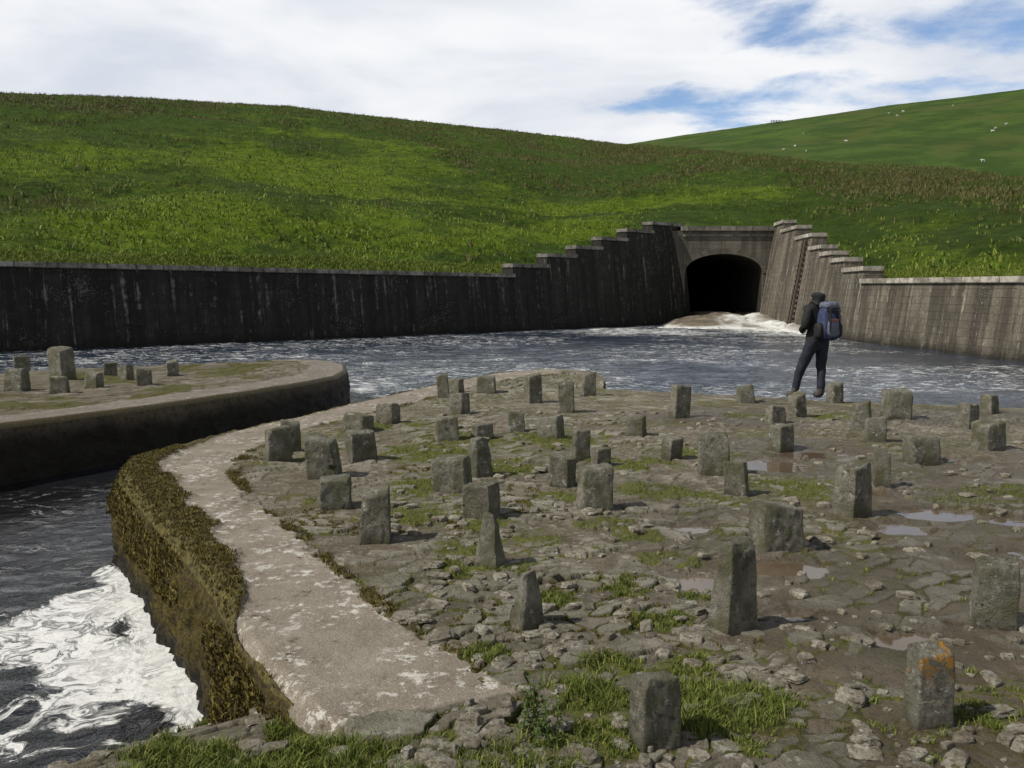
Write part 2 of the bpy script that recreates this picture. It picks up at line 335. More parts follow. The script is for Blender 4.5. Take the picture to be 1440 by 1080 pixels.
# ---------------------------------------------------------------- left platform
n1_=[G(0,600),G(200,574),G(380,548),G(440,538),G(475,530),G(489,522)]
ext=n1_[0]-(n1_[3]-n1_[0])*1.6
ry2,rx2=sorted_xy(n1_+[G(487,514),G(470,509),G(440,507),G(415,507),ext])
ftop=G(415,507)
fy,fx=sorted_xy([ftop,G(300,513),G(100,520),G(0,528),G(-400,560),np.array([-40,ext[1],0])])
y2=np.linspace(ext[1],ftop[1]-.001,260)
A=np.interp(y2,fy,fx);Bx=np.interp(y2,ry2,rx2);Bx=smooth1(Bx,2)
X2=Bx[:,None]+(A-Bx)[:,None]*(np.linspace(0,1,260)**1.5);Y2=np.repeat(y2[:,None],260,1)
de=np.abs(X2-Bx[:,None]);con2=ss(.02,-.02,de-.9+.3*(fbm(X2*2,Y2*2,3,7)-.5))
f1,f2,rid,_,_=worley(X2/.3,Y2/.22,44);gp=(1-ss(.03,.16,f2-f1))
z2=ss(.02,.2,f2-f1)*(.01+.03*rid)*(1-con2)+.03*con2+.05*(fbm(X2,Y2,4,45)-.5)-.07*(1-np.clip(de/.1,0,1))**2
mo2=(1-con2)*ss(.45,.62,fbm(X2*1.2,Y2*1.2,5,46,.6))
P2=np.stack([X2,Y2,z2],-1)
plat2=grid_mesh('stone_paved_island_apron',P2,{'gap':gp*(1-con2),'moss':np.maximum(mo2,ss(.14,.08,de)*.8),'puddle':0*X2,'concrete':con2,'cell':rid,'mud':.4*(1-con2),'wet':.55*con2+.15+0*X2,'brownmoss':.6+.4*ss(.3,.2,de)},MPLAT,flip=True)
skirt('channel_face',np.concatenate([P2[:,0],P2[-1]]),MSK,lambda x,y,z:.38+0*x,plat2,K=26,amp=.05,flip=True,w0=.02,w1=-.30)
skirt('pool_face',P2[:,-1],MSK,lambda x,y,z:.3+0*x,plat2,K=8,amp=.03)
# ---------------------------------------------------------------- near bank
bx=np.concatenate([np.linspace(-9,-3,30),np.linspace(-2.98,.75,420)]);by=np.concatenate([np.linspace(-8,2.3,30),np.linspace(2.31,5.6,380)])
XB,YB=np.meshgrid(bx,by)
def bank_z(x,y):
    s=(x+.85)*-.6+(y-3.38)*.8+.18*(fbm(x*1.7,y*1.7,3,301)-.5)
    z=-.50*np.maximum(s,0)
    w_=fbm(x*3,y*3,3,305)
    f1,f2,rid,_,_=worley((x+.10*w_)/.17,(y+.10*w_)/.11,310)
    stn=ss(.03,.13,f2-f1)*(.008+.022*rid)
    top=-.09+.11*ss(3.22,2.98,y+.2*(fbm(x*2.5,y*2.5,3,303)-.5))*ss(.75,.1,x)
    z=z+stn+.025*(fbm(x*6,y*6,4,306)-.5)+top*ss(.4,-.1,s)*(1.)-.02
    return z,f2-f1,rid,s
ZB,eb,rb,sb=bank_z(XB,YB)
gm=ss(.48,.56,fbm(XB*1.8,YB*1.8,5,320,.6)+.13*ss(3.15,2.85,YB)-.04*ss(-1.2,-1.8,XB))
bank=grid_mesh('grassy_bank',np.stack([XB,YB,ZB],-1),{'gap':1-ss(.03,.13,eb),'moss':gm*.9,'puddle':0*XB,'concrete':0*XB,'cell':rb,'mud':.3+0*XB,'wet':0*XB,'brownmoss':ss(.4,.7,fbm(XB*3,YB*3,3,9))},MPLAT,flip=False)
# ---------------------------------------------------------------- grass tufts on aprons
def clumps(n,fn,xr,yr,seed,per=14,spread=.03):
    rs=np.random.RandomState(seed);x=xr[0]+rs.rand(n)*(xr[1]-xr[0]);y=yr[0]+rs.rand(n)*(yr[1]-yr[0])
    k,z=fn(x,y);k=k>rs.rand(n)*.6+.3;x,y,z=x[k],y[k],z[k]
    x=np.repeat(x,per)+rs.randn(len(x)*per)*spread;y=np.repeat(y,per)+rs.randn(len(y)*per)*spread;z=np.repeat(z,per)
    return np.stack([x,y,z],1)
def fn_gr(x,y):
    f=plat_fields(x,y);k=f['moss']*(f['brownmoss']<.7)*(1-f['concrete']);return np.where(gsum(x,y,grass_spots,.8)>.35,k,k*.45),f['z']
def fn_mo(x,y):
    f=plat_fields(x,y);xl=np.interp(y,ly,lx);return np.where(x-xl>.01,f['moss']*(f['brownmoss']>.5),0),f['z']
pts=np.concatenate([clumps(14000,fn_gr,(-1,2.6),(2.7,5.0),1,12,.012),clumps(20000,fn_gr,(-3.5,7),(5,13),2,8,.03)])
blades('grass_tufts',pts,.022,.0045,MGR,1.2,plat)
blades('long_grass_tufts',clumps(1300,lambda x,y:(lambda f:(f['moss']*(f['brownmoss']<.7)*(gsum(x,y,grass_spots[:5],.8)>.4),f['z']))(plat_fields(x,y)),(0,1.4),(3.0,4.0),5,12,.016),.045,.0035,MGR,1.6,plat,.9)
pts=np.concatenate([clumps(36000,fn_mo,(-3.9,1.5),(3.3,9),3,8,.012)])
blades('moss_tufts',pts,.020,.006,MMOSS,1.2,plat)
def fn_bk(x,y):
    z,e,r,s=bank_z(x,y);return np.where((z>WZ+.06),ss(.48,.56,fbm(x*1.8,y*1.8,5,320,.6)+.13*ss(3.15,2.85,y)-.04*ss(-1.2,-1.8,x))*.85,0),z
blades('bank_grass',clumps(9000,fn_bk,(-2.8,.3),(2.5,4.6),4,12,.012),.038,.004,MGR,1.4,bank,.8)
# ---------------------------------------------------------------- upright stones
def template(cuts):
    bm=bmesh.new();bmesh.ops.create_cube(bm,size=2);bmesh.ops.subdivide_edges(bm,edges=bm.edges[:],cuts=cuts,use_grid_fill=True)
    bm.verts.ensure_lookup_table();a=np.array([v.co[:] for v in bm.verts]);b=np.array([[v.index for v in f.verts] for f in bm.faces]);bm.free();return a,b
TV,TF=template(13);TVs,TFs=template(4);TVb,TFb=template(26)
def block_verts(w,dp,h,rs,rnd=9,chips=9,amp=.06,taper=.1,T=None,skew=.12,cmin=.74,cvar=.2):
    p=(TV if T is None else T).copy();r=(np.abs(p)**rnd).sum(1)**(1/rnd);p=p/r[:,None]
    for k in range(chips):
        n=rs.randn(3);n[2]=abs(n[2])*.8;n/=np.linalg.norm(n);o=np.abs(n).sum()*(cmin+cvar*rs.rand())
        dpt=p@n-o;m=dpt>0;p[m]-=dpt[m][:,None]*n
    p[:,0]+=skew*(rs.rand()-.5)*2*(p[:,2]+1)*.5;p[:,1]+=skew*(rs.rand()-.5)*2*(p[:,2]+1)*.5
    tp=1-taper*rs.rand()*(p[:,2]+1)*.7;p[:,0]*=tp;p[:,1]*=tp
    p[:,2]+=(.30*(rs.rand()-.5)*p[:,0]+.2*(rs.rand()-.5)*p[:,1])*(p[:,2]>0)
    off=rs.rand(3)*100
    for i in range(len(p)):
        q=Vector(p[i]*1.3+off);v=mnoise.noise_vector(q)*amp*1.3+mnoise.noise_vector(q*3.1)*amp*.9+mnoise.noise_vector(q*8)*amp*.5
        p[i]+=np.array(v)
    p[:,2]=(p[:,2]+1)/2
    return p*np.array([w/2,dp/2,h])
STN=[(924,948,1066,70),(1314,910,1035,62),(1035,762,898,72),(1406,787,893,66),(742,804,898,62),(687,725,806,54),(1099,712,783,70),(525,690,768,46),(1205,655,733,54),(469,674,720,46),(676,680,733,54),
(837,658,725,50),(636,646,697,54),(671,618,677,56),(792,642,690,38),(1040,650,702,38),(1009,612,672,48),(455,616,678,44),(507,607,655,46),(388,602,656,44),(408,592,640,30),(502,583,610,44),(544,569,600,34),
(628,588,625,38),(643,555,587,36),(683,530,556,28),(640,534,556,26),(624,528,562,16),(678,597,622,34),(727,580,612,26),(776,587,622,40),(817,605,652,26),(845,630,660,28),(797,538,584,24),(750,527,570,26),(828,526,560,22),
(896,584,617,32),(945,615,650,30),(956,543,592,28),(1052,543,570,22),(1094,571,600,28),(1124,555,591,28),(1101,599,636,38),(1177,540,571,22),(1215,567,609,34),(1236,588,626,32),(1265,550,593,34),(1243,632,690,24),
(1304,614,655,44),(1365,568,605,32),(1396,556,584,26),(1398,594,637,42),
(27,502,525,24),(84,490,538,34),(17,520,552,26),(80,530,555,26),(128,524,549,24),(152,511,530,20),(176,514,538,20),(200,520,545,24),(241,508,532,20)]
yawf={0:.30,1:.15,2:.45,3:-.35,4:.5,5:-.5,6:.2,7:.1,8:.55}
def add_block(x,y,w,h,rs,mat,yaw,rnd=30,chips=5,dpf=None,taper=.12,big=False,skew=.12,cmin=.84):
    dpf=dpf or (.7+.35*rs.rand());c,s=abs(math.cos(yaw)),abs(math.sin(yaw))
    w0=w/(c+dpf*s);dp=w0*dpf
    v=block_verts(w0*1.05,dp,h+.06,rs,rnd,chips,.040,taper,TVb if big else None,skew,cmin,.14)
    ff=TFb if big else TF
    ob=raw_mesh('upright_stone_block',v,ff,None,mat,True)
    ob.location=(x,y+dp*.5,-.05);ob.rotation_euler=(rs.randn()*.03,rs.randn()*.035,yaw);return ob
for i,(px,yt,yb,w) in enumerate(STN):
    rs=np.random.RandomState(100+i);b=G(px,yb-1,0);y=b[1]
    ztop=AY(px,yt,y+.1)[2];ww=w/F*(y*cp+.1)
    yaw=yawf.get(i,(rs.rand()-.5)*1.3)
    t={4:.75,5:.5,13:.5,2:.25}.get(i,.12)
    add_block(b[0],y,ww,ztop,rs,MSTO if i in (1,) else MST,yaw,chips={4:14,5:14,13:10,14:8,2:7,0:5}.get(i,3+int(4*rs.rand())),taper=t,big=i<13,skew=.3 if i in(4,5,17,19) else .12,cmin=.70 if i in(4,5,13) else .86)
rs=np.random.RandomState(5)
for k in range(16):
    x=8+rs.rand()*8.5;y=2+rs.rand()*6.5
    add_block(x,y,.26+.12*rs.rand(),.36+.15*rs.rand(),rs,MST,(rs.rand()-.5))
# loose slabs and pebbles
VV=[];FF=[];rs=np.random.RandomState(9);o=0
NC=3000;cy_=2.85+rs.rand(NC)**1.5*9;cx_=-1+rs.rand(NC)*(1.3+.6*cy_)
f=plat_fields(cx_,cy_);clus=fbm(cx_*1.3,cy_*1.3,3,717)
for i in range(NC):
    x,y=cx_[i],cy_[i]
    if f['concrete'][i]>.1 or f['puddle'][i]>.5 or clus[i]<.44+.14*(rs.rand()-.5): continue
    if x>.3*y and rs.rand()<.45: continue
    w=.012+.13*rs.rand()**3.4
    if w<.05: v=block_verts(w,w*(.6+.4*rs.rand()),w*(.3+.3*rs.rand()),rs,7,6,.10,T=TVs);ff=TFs
    else: v=block_verts(w,w*(.5+.4*rs.rand()),.014+.022*rs.rand(),rs,12,12,.08,cmin=.66);ff=TF
    a=rs.rand()*3.14;ca,sa=math.cos(a),math.sin(a);tl=(rs.rand(2)-.5)*.25
    v=np.stack([v[:,0]*ca-v[:,1]*sa+x,v[:,0]*sa+v[:,1]*ca+y,v[:,2]+f['z'][i]-.006+v[:,0]*tl[0]+v[:,1]*tl[1]],1)
    VV.append(v);FF.append(ff+o);o+=len(v)
for k in range(200):
    x=-2.3+rs.rand()*2.9;y=2.75+rs.rand()*2.
    z=bank_z(np.array([x]),np.array([y]))[0][0]
    if z<WZ-.05: continue
    if np.interp(y,ly,lx)<x and y>3.4: continue
    w=.02+.12*rs.rand()**2.2;v=block_verts(w,w*(.5+.4*rs.rand()),.012+.2*w*rs.rand(),rs,12,12,.09,T=TVs if w<.05 else None,cmin=.66)
    a=rs.rand()*3.14;ca,sa=math.cos(a),math.sin(a)
    v=np.stack([v[:,0]*ca-v[:,1]*sa+x,v[:,0]*sa+v[:,1]*ca+y,v[:,2]+z-.008],1)
    VV.append(v);FF.append((TFs if w<.05 else TF)+o);o+=len(v)
sl=M('rubble_stone');c=sl.mix(sl.map(sl.noise(6,5,.6),.35,.65),(.15,.13,.095),(.35,.32,.255));c=sl.mix(sl.map(sl.noise(40,6,.7),.48,.6,0,.8),c,(.095,.08,.052));c=sl.mix(sl.map(sl.noise(17,6,.75),.57,.64),c,(.46,.44,.38))
raw_mesh('loose_rubble_stones',np.concatenate(VV),np.concatenate(FF),None,sl.out(c,.9,sl.bump(sl.noise(60,6,.7),.9,.025),.3),True)
# ---------------------------------------------------------------- retaining walls and portal
PY=65.
W0=G(0,495,WZ);W1=G(730,466,WZ);WP=AY(974,440,PY)
R0=G(1440,510,WZ);R1=G(1210,481,WZ);RP=AY(1062,440,PY)
zb=-1.6;BAT=.16
def build_wall(name,segs,side,mat,cmat,thick=.9):
    V=[];Fc=[];UV=[];CV=[];CF=[];CUV=[];u=0
    for (a,b,za,zt) in segs:
        a=np.array(a[:2]);b=np.array(b[:2]);t=(b-a);L=np.hypot(*t);t/=L;n=np.array([-t[1],t[0]])*side
        def fr(p,z,ofs=0): q=p+n*(BAT*max(0,(z-WZ))+ofs);return [q[0],q[1],z]
        ch=.24
        pts=[fr(a,zb),fr(b,zb),fr(b,zt-ch),fr(a,za-ch),fr(a,za-ch,thick),fr(b,zt-ch,thick),fr(b,zb,thick+1.),fr(a,zb,thick+1.)]
        i=len(V);V+=pts
        for f,uvq in (((0,1,2,3),[(u,zb),(u+L,zb),(u+L,zt-ch),(u,za-ch)]),((3,2,5,4),[(u,0),(u+L,0),(u+L,1),(u,1)]),((1,6,5,2),[(0,zb),(1,zb),(1,zt),(0,zt)]),((0,3,4,7),[(0,zb),(0,zt),(1,zt),(1,zb)])):
            Fc.append([i+k for k in f]);UV+=uvq
        e=t*.05;A0=a-e;B0=b+e;zz=[za-ch,zt-ch,zt,za]
        c=[fr(A0,zz[0],-.10),fr(B0,zz[1],-.10),[*fr(B0,zz[1],-.10)[:2],zz[2]],[*fr(A0,zz[0],-.10)[:2],zz[3]]]
        c2=[[*(np.array(p[:2])+n*(thick+.1)),p[2]] for p in c]
        i=len(CV);CV+=c+c2
        for f in ((0,1,2,3),(3,2,6,7),(1,5,6,2),(0,3,7,4),(0,4,5,1),(4,7,6,5)):
            CF.append([i+k for k in f])
        CUV+=[(u,0),(u+L,0),(u+L,.2),(u,.2)]+[(u,0),(u+L,0),(u+L,1),(u,1)]+[(.2,0),(.2,.5),(.5,.5),(.5,0)]*4
        u+=L
    ob=raw_mesh(name,V,Fc,None,mat,False,None,UV)
    raw_mesh('coping',CV,CF,None,cmat,False,ob,CUV)
    return ob
def batpt(px,py,A,B,side):
    t=(B-A)[:2];t=t/np.hypot(*t);n=np.array([-t[1],t[0],0])*side;z=3.
    for it in range(8):
        sh=n*BAT*max(0,z-WZ);q=onwall(px,py,A+sh,B+sh);z=q[2]
    return q-sh,sh,n
lsteps=[(722,770,372),(770,810,358),(810,846,347),(846,882,335),(882,918,324),(918,959,315)]
p0,s0,nL=batpt(0,367,W0,W1,1);p1,s1_,_=batpt(722,385,W0,W1,1)
dirL=(p1-p0)/(p1[0]-p0[0]);far0=p0-dirL*38
segL=[(far0,p0,far0[2],p0[2]),(p0,p1,p0[2],p1[2])]
def envp(p,sh,n,z): q=p+sh+n*.5;return (q[0],q[1],z)
env=[envp(far0,s0,nL,far0[2]),envp(p0,s0,nL,p0[2]),envp(p1,s1_,nL,p1[2])];last=p1
for a,b,py in lsteps:
    q,sh,n=batpt(b,py,W1,WP,1)
    segL.append((last,q,q[2],q[2]));env.append(envp(q,sh,n,last[2] if a!=918 else q[2]-.3));last=q
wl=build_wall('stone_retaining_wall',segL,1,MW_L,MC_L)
rsteps=[(1213,1187,377),(1187,1170,364),(1170,1155,355),(1155,1140,347),(1140,1120,333),(1120,1100,323),(1100,1082,316)]
p0,s0,nR_=batpt(1440,388,R1,R0,-1);p1,s1_,_=batpt(1213,392,R1,R0,-1)
if nR_[0]<0: p0,s0,nR_=batpt(1440,388,R1,R0,1);p1,s1_,_=batpt(1213,392,R1,R0,1)
dirR=(p0-p1)/np.hypot(*(p0-p1)[:2]);f0=p0+dirR*42
segR=[(f0,p0,f0[2],p0[2]),(p0,p1,p0[2],p1[2])]
envR=[envp(f0,s0,nR_,f0[2]),envp(p0,s0,nR_,p0[2]),envp(p1,s1_,nR_,p1[2])];last=p1
for a,b,py in rsteps:
    q,sh,n=batpt(b,py,R1,RP,-1)
    if q[1]>PY: q[1]=PY
    segR.append((last,q,q[2],q[2]));envR.append(envp(q,sh,n,last[2]));last=q
if last[1]<PY-.2:
    q=np.array([RP[0],PY,last[2]]);segR.append((last,q,q[2],q[2]))
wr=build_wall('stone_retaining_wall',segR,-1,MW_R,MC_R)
# portal
xl=AY(940,400,PY)[0];xr=AY(1105,400,PY)[0];zt=AY(1020,318,PY)[2];zc=AY(1020,357,PY)[2];zs=AY(1020,384,PY)[2];ax0=AY(963,400,PY)[0];ax1=AY(1071,400,PY)[0];zf=-1.
K=28;V=[];Fc=[];UV=[]
th=np.linspace(math.pi,0,K+1);axm=(ax0+ax1)/2;aw=(ax1-ax0)/2
ac=[(axm+aw*math.cos(t),zs+(zc-zs)*math.sin(t)**.9) for t in th]
def quad(a,b,c,d):
    i=len(V);V.extend([a,b,c,d]);Fc.append([i,i+1,i+2,i+3]);UV.extend([(p[0],p[2]) for p in (a,b,c,d)])
ztw=zt-.35
for i in range(K):
    (xa,za),(xb,zbb)=ac[i],ac[i+1];quad((xa,PY,za),(xb,PY,zbb),(xb,PY,ztw),(xa,PY,ztw))
quad((xl,PY,zf),(ax0,PY,zf),(ax0,PY,ztw),(xl,PY,ztw));quad((ax1,PY,zf),(xr,PY,zf),(xr,PY,ztw),(ax1,PY,ztw))
portal=raw_mesh('tunnel_portal',V,Fc,None,MW_P,False,None,UV)
V=[];Fc=[];UV=[]
prof=[(ax0,zf)]+ac+[(ax1,zf)]
for i in range(len(prof)-1):
    (xa,za),(xb,zbb)=prof[i],prof[i+1];i0=len(V);V+=[(xa,PY,za),(xa,PY+30,za),(xb,PY+30,zbb),(xb,PY,zbb)];Fc.append([i0,i0+1,i0+2,i0+3]);UV+=[(0,za),(30,za),(30,zbb),(0,zbb)]
i0=len(V);V+=[(ax0-1,PY+29.9,-1.5),(ax1+1,PY+29.9,-1.5),(ax1+1,PY+29.9,zt),(ax0-1,PY+29.9,zt)];Fc.append([i0,i0+1,i0+2,i0+3]);UV+=[(0,0),(1,0),(1,1),(0,1)]
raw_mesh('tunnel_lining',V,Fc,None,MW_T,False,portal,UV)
V=[];Fc=[];UV=[];g=.38
for i in range(K):
    def o_(t): return (axm+(aw+g)*math.cos(t),zs+(zc-zs+g)*math.sin(t)**.9)
    a=ac[i];b=ac[i+1];c=o_(th[i+1]);dq=o_(th[i]);y=PY-.05;j=len(V)
    V+=[(a[0],y,a[1]),(b[0],y,b[1]),(c[0],y,c[1]),(dq[0],y,dq[1]),(a[0],PY+.2,a[1]),(b[0],PY+.2,b[1]),(c[0],PY,c[1]),(dq[0],PY,dq[1])]
    Fc+=[[j,j+1,j+2,j+3],[j,j+4,j+5,j+1],[j+3,j+2,j+6,j+7]];UV+=[(i*.5,0),(i*.5+.5,0),(i*.5+.5,.4),(i*.5,.4)]*3
raw_mesh('arch_ring',V,Fc,None,MW_P,False,portal,UV)
def box(name,x0,x1,y0,y1,z0,z1,mat,parent):
    V=[(x0,y0,z0),(x1,y0,z0),(x1,y1,z0),(x0,y1,z0),(x0,y0,z1),(x1,y0,z1),(x1,y1,z1),(x0,y1,z1)]
    Fq=[(0,1,5,4),(1,2,6,5),(2,3,7,6),(3,0,4,7),(4,5,6,7),(3,2,1,0)]
    uv=[]
    for f in Fq:
        for k in f: uv.append((V[k][0]+V[k][1],V[k][2]))
    return raw_mesh(name,V,Fq,None,mat,False,parent,uv)
MCP=mat_coping('coping_portal',(.13,.12,.095),(.26,.24,.20))
box('parapet_coping',AY(957,400,PY)[0],AY(1085,400,PY)[0],PY-.22,PY+.9,ztw+.002,zt,MCP,portal)
box('string_course',AY(959,400,PY)[0],AY(1084,400,PY)[0],PY-.10,PY+.1,ztw-.42,ztw-.25,MCP,portal)
# ladder of step irons on the right wall
mm=M('rusty_iron');MI=mm.out(mm.mix(mm.noise(20),(.03,.022,.016),(.07,.045,.03)),.8)
lv=[];lf=[]
tR=(RP-R1)[:2];tR/=np.hypot(*tR)
base=onwall(1110,462,R1,RP);nR=np.array([tR[1],-tR[0]])
def lb(c,dx,dy,dz):
    j=len(lv)
    for k in range(8):
        sx_=(-1,1)[k&1];sy_=(-1,1)[(k>>1)&1];sz_=(-1,1)[k>>2]
        lv.append((c[0]+tR[0]*dx*sx_+nR[0]*dy*sy_,c[1]+tR[1]*dx*sx_+nR[1]*dy*sy_,c[2]+dz*sz_))
    lf.extend([[j,j+1,j+3,j+2],[j+4,j+6,j+7,j+5],[j,j+4,j+5,j+1],[j+2,j+3,j+7,j+6],[j,j+2,j+6,j+4],[j+1,j+5,j+7,j+3]])
zz=-.5
while zz<5.1:
    p=base[:2]+nR*(BAT*(zz-WZ)-.1);lb((p[0],p[1],zz),.32,.05,.05)
    for s_ in(-.32,.32): lb((p[0]+tR[0]*s_,p[1]+tR[1]*s_,zz+.15),.04,.04,.17)
    zz+=.33
raw_mesh('wall_ladder',lv,lf,None,MI,False)
# ---------------------------------------------------------------- spill ramp / gravel at the portal
m=M('gravel_ramp');wc=m.attr('race')
c=m.mix(m.map(m.noise(1.2,7,.7),.35,.65),(.11,.088,.062),(.24,.20,.145));c=m.mix(m.map(m.noise(8,5,.7),.5,.65,0,.6),c,(.05,.04,.03))
c=m.mix(m.math('MULTIPLY',wc,m.map(m.noise(2.5,7,.75,1.),.36,.48)),c,(.72,.72,.69))
MRMP=m.out(c,.55,m.bump(m.noise(6,6,.7),.8,.1))
ux=np.linspace(0,1,180);uy=np.linspace(0,1,110);U,Vv=np.meshgrid(ux,uy)
YR=44+(PY+6-44)*Vv
xlf=np.interp(YR,[44,58,62,65,71],[16.5,9.0,9.8,12.6,13]);xrt=np.interp(YR,[44,65,71],[17.9,19.,19.])
XR_=xlf+(xrt-xlf)*U
ZR=-1.05+.95*ss(53,65,YR+2*(fbm(XR_*.3,YR*.3,3,3)-.5))*ss(0,.35,U+.1*(fbm(XR_*.6,YR*.6,3,4)-.5))+.62*ss(.55,1.,U)*ss(64,52,YR)+.30*fbm(XR_*1.3,YR*1.3,5,6)
race=1.2*np.exp(-((U-.80-.06*np.sin(YR*.8))/.12)**2)*ss(49,54,YR)*ss(67.5,65,YR)+ss(.16,.0,U)*ss(54,58,YR)*.9+1.*ss(-.56,-.72,ZR)+.55*ss(.50,.62,fbm(XR_*.5,YR*.25,4,12))*ss(50,56,YR)
ZR-=.18*np.exp(-((U-.80)/.09)**2)*ss(50,56,YR)
grid_mesh('gravel_ramp',np.stack([XR_,YR,ZR],-1),{'race':np.clip(race,0,1)},MRMP)
# ---------------------------------------------------------------- hills
eL=np.array(env);eR=np.array(envR)[::-1]
cor=np.array([[AY(959,320,PY)[0]-.5,PY+.75,zt-.4],[AY(1085,320,PY)[0]+.3,PY+.75,zt-.4]])
eL=eL[eL[:,1]<PY];eR=eR[eR[:,1]<PY-.3]
E=np.concatenate([eL,cor,eR]);E[:,2]-=.24
th_=np.arctan2(E[:,0],E[:,1]);oo=np.argsort(th_);th_=th_[oo];rE=np.hypot(E[:,0],E[:,1])[oo];zE=E[:,2][oo]
rid_px=np.array([(-3000,60),(-1200,95),(-300,122),(0,130),(200,138),(400,149),(500,161),(620,174),(700,182),(800,194),(870,202),(1000,212),(1100,222),(1300,241),(1440,257),(2000,300),(4000,330)],float)
def to_ue(tab):
    u=[];e=[]
    for px,py in tab:
        dd=ray(px,py);u.append(math.atan2(dd[0],dd[1]));e.append(dd[2]/math.hypot(dd[0],dd[1]))
    return np.array(u),np.array(e)
ru,re=to_ue(rid_px)
TH=np.concatenate([np.linspace(math.radians(-82),math.radians(-34),90)[:-1],np.linspace(math.radians(-34),math.radians(34),1100),np.linspace(math.radians(34),math.radians(82),90)[1:]])
tt=np.concatenate([np.linspace(0,1,460)**1.5,1+np.linspace(.01,.5,30)])
r0=np.interp(TH,th_,rE);z0=np.interp(TH,th_,zE)
rr=np.interp(np.degrees(TH),[-80,-30,0,15,30,80],[190,200,215,230,230,240]);er=np.interp(TH,ru,re);zr=CH+er*rr
Rg=r0[None]+(rr-r0)[None]*tt[:,None];t_=tt[:,None]
g=np.where(t_<1,t_*(1+.10*(1-t_)),1-(t_-1)*.3-1.2*(t_-1)**2)
Zg=z0[None]+(zr-z0)[None]*g
Xg=Rg*np.sin(TH)[None];Yg=Rg*np.cos(TH)[None]
EE=(Zg-CH)/Rg;S_=np.clip((EE-EE[:1])/(er[None]-EE[:1]+1e-6),0,1);S_=np.where(t_>=1,1.,S_)
inn=ss(0,.03,t_)*(1+0*Zg);mid=ss(0,.15,t_)*ss(.9,.6,t_)
Zg=Zg+mid*2.6*(fbm(Xg*.02,Yg*.02,3,401)-.5)*2+inn*1.1*(fbm(Xg*.10,Yg*.10,4,411)-.5)*ss(1.1,.85,t_)
azd=np.degrees(TH)[None]+0*Zg
wa=azd+5*(fbm(Xg*.05,Yg*.05,5,461,.62)-.5)*2;ws=S_+.22*(fbm(Xg*.06+9,Yg*.06,5,463,.65)-.5)*2
def hs(L):
    s=0*wa
    for a,b,ra_,rb_,am in L: s=np.maximum(s,am*np.exp(-(((wa-a)/ra_)**2+((ws-b)/rb_)**2)))
    return s
hb_=hs([(-28,.40,5,.15,.6),(-10,.46,5,.07,.6),(-17,.06,8,.07,.7),(-31,.05,5,.10,.5),(-24,.90,12,.09,.45),(22,.76,14,.15,.8),(9,.88,8,.10,.75),(0,.36,4,.07,.5),(-3,.86,6,.08,.5),(29,.55,5,.10,.5),(-20,.55,3,.05,.5),(2,.1,3,.05,.4),(18,.35,4,.06,.4)])
hg_=hs([(-20,.30,9,.16,1.),(-13,.66,9,.13,1.),(-4,.16,8,.10,1.),(-27,.68,7,.10,.9),(5,.5,8,.12,.9),(27,.18,6,.10,.6),(3,.28,6,.09,.9),(-9,.3,7,.10,.9),(14,.5,4,.06,.6),(-3,.6,6,.08,.7)])
fb1=fbm(Xg*.08,Yg*.08,6,441,.65)
tus=ss(.42,.60,fbm(Xg*.12,Yg*.12,5,421,.6)+.12*hb_-.08*hg_)
Zg=Zg+inn*(.15+.6*tus)*(fbm(Xg*1.1,Yg*1.1,4,431,.7)-.45)
brown=np.clip(hb_*.85+1.2*(fb1-.52)+.35*ss(.90,.98,ws)-.35*hg_,0,1)
bright=np.clip(hg_+1.2*(fbm(Xg*.09+7,Yg*.09,6,451,.65)-.48)-.4*hb_,0,1)
def mat_hill():
    m=M('hill_grass');b=m.attr('brown');br=m.attr('bright')
    n1=m.noise(.12,6,.65);n2=m.noise(.8,8,.8);n3=m.noise(3.,6,.8);n4=m.noise(.3,8,.75,.3);n5=m.noise(1.5,6,.75)
    g=m.mix(m.map(n2,.38,.62),(.040,.076,.011),(.080,.132,.017))
    g2=m.mix(m.map(n2,.35,.65),(.098,.172,.010),(.20,.285,.022))
    c=m.mix(m.map(m.math('ADD',br,m.map(n4,.3,.7,-.35,.35,False)),.05,.80),g,g2)
    bc=m.mix(m.map(n3,.35,.65),(.055,.056,.017),(.145,.13,.05))
    bf=m.map(m.math('ADD',b,m.math('ADD',m.map(n5,.3,.7,-.28,.28,False),m.map(n4,.3,.7,-.28,.28,False))),.25,.78)
    c=m.mix(m.math('MULTIPLY',bf,.85),c,bc)
    dk=m.math('MULTIPLY',m.map(m.noise(1.1,8,.8),.50,.60),m.map(m.math('ADD',n1,m.math('MULTIPLY',b,.15)),.42,.6))
    c=m.mix(m.math('MULTIPLY',dk,.8),c,(.028,.040,.010))
    c=m.mix(m.map(n3,.50,.66,0,.6),c,(.033,.050,.010))
    return m.out(c,.95,m.bump(m.math('ADD',n2,n3),1.,.6),.1)
MH=mat_hill()
hill=grid_mesh('grassy_hill',np.stack([Xg,Yg,Zg],-1),{'brown':brown,'bright':bright},MH,flip=True)
rs=np.random.RandomState(77)
def hill_pts(n,denf,tlo=.02,thi=1.03,pw=.8):
    tq=tlo+(thi-tlo)*rs.rand(n)**pw;aq=rs.rand(n)
    rf=np.interp(tq,tt,np.arange(len(tt)));cf=88+aq*1098
    i=np.clip(rf.astype(int),0,len(tt)-2);j=np.clip(cf.astype(int),0,len(TH)-2);a=rf-i;b=cf-j
    def L(A_): return (A_[i,j]*(1-a)+A_[i+1,j]*a)*(1-b)+(A_[i,j+1]*(1-a)+A_[i+1,j+1]*a)*b
    k=denf(i,j,tq)>rs.rand(n)
    return np.stack([L(Xg),L(Yg),L(Zg)],1)[k]
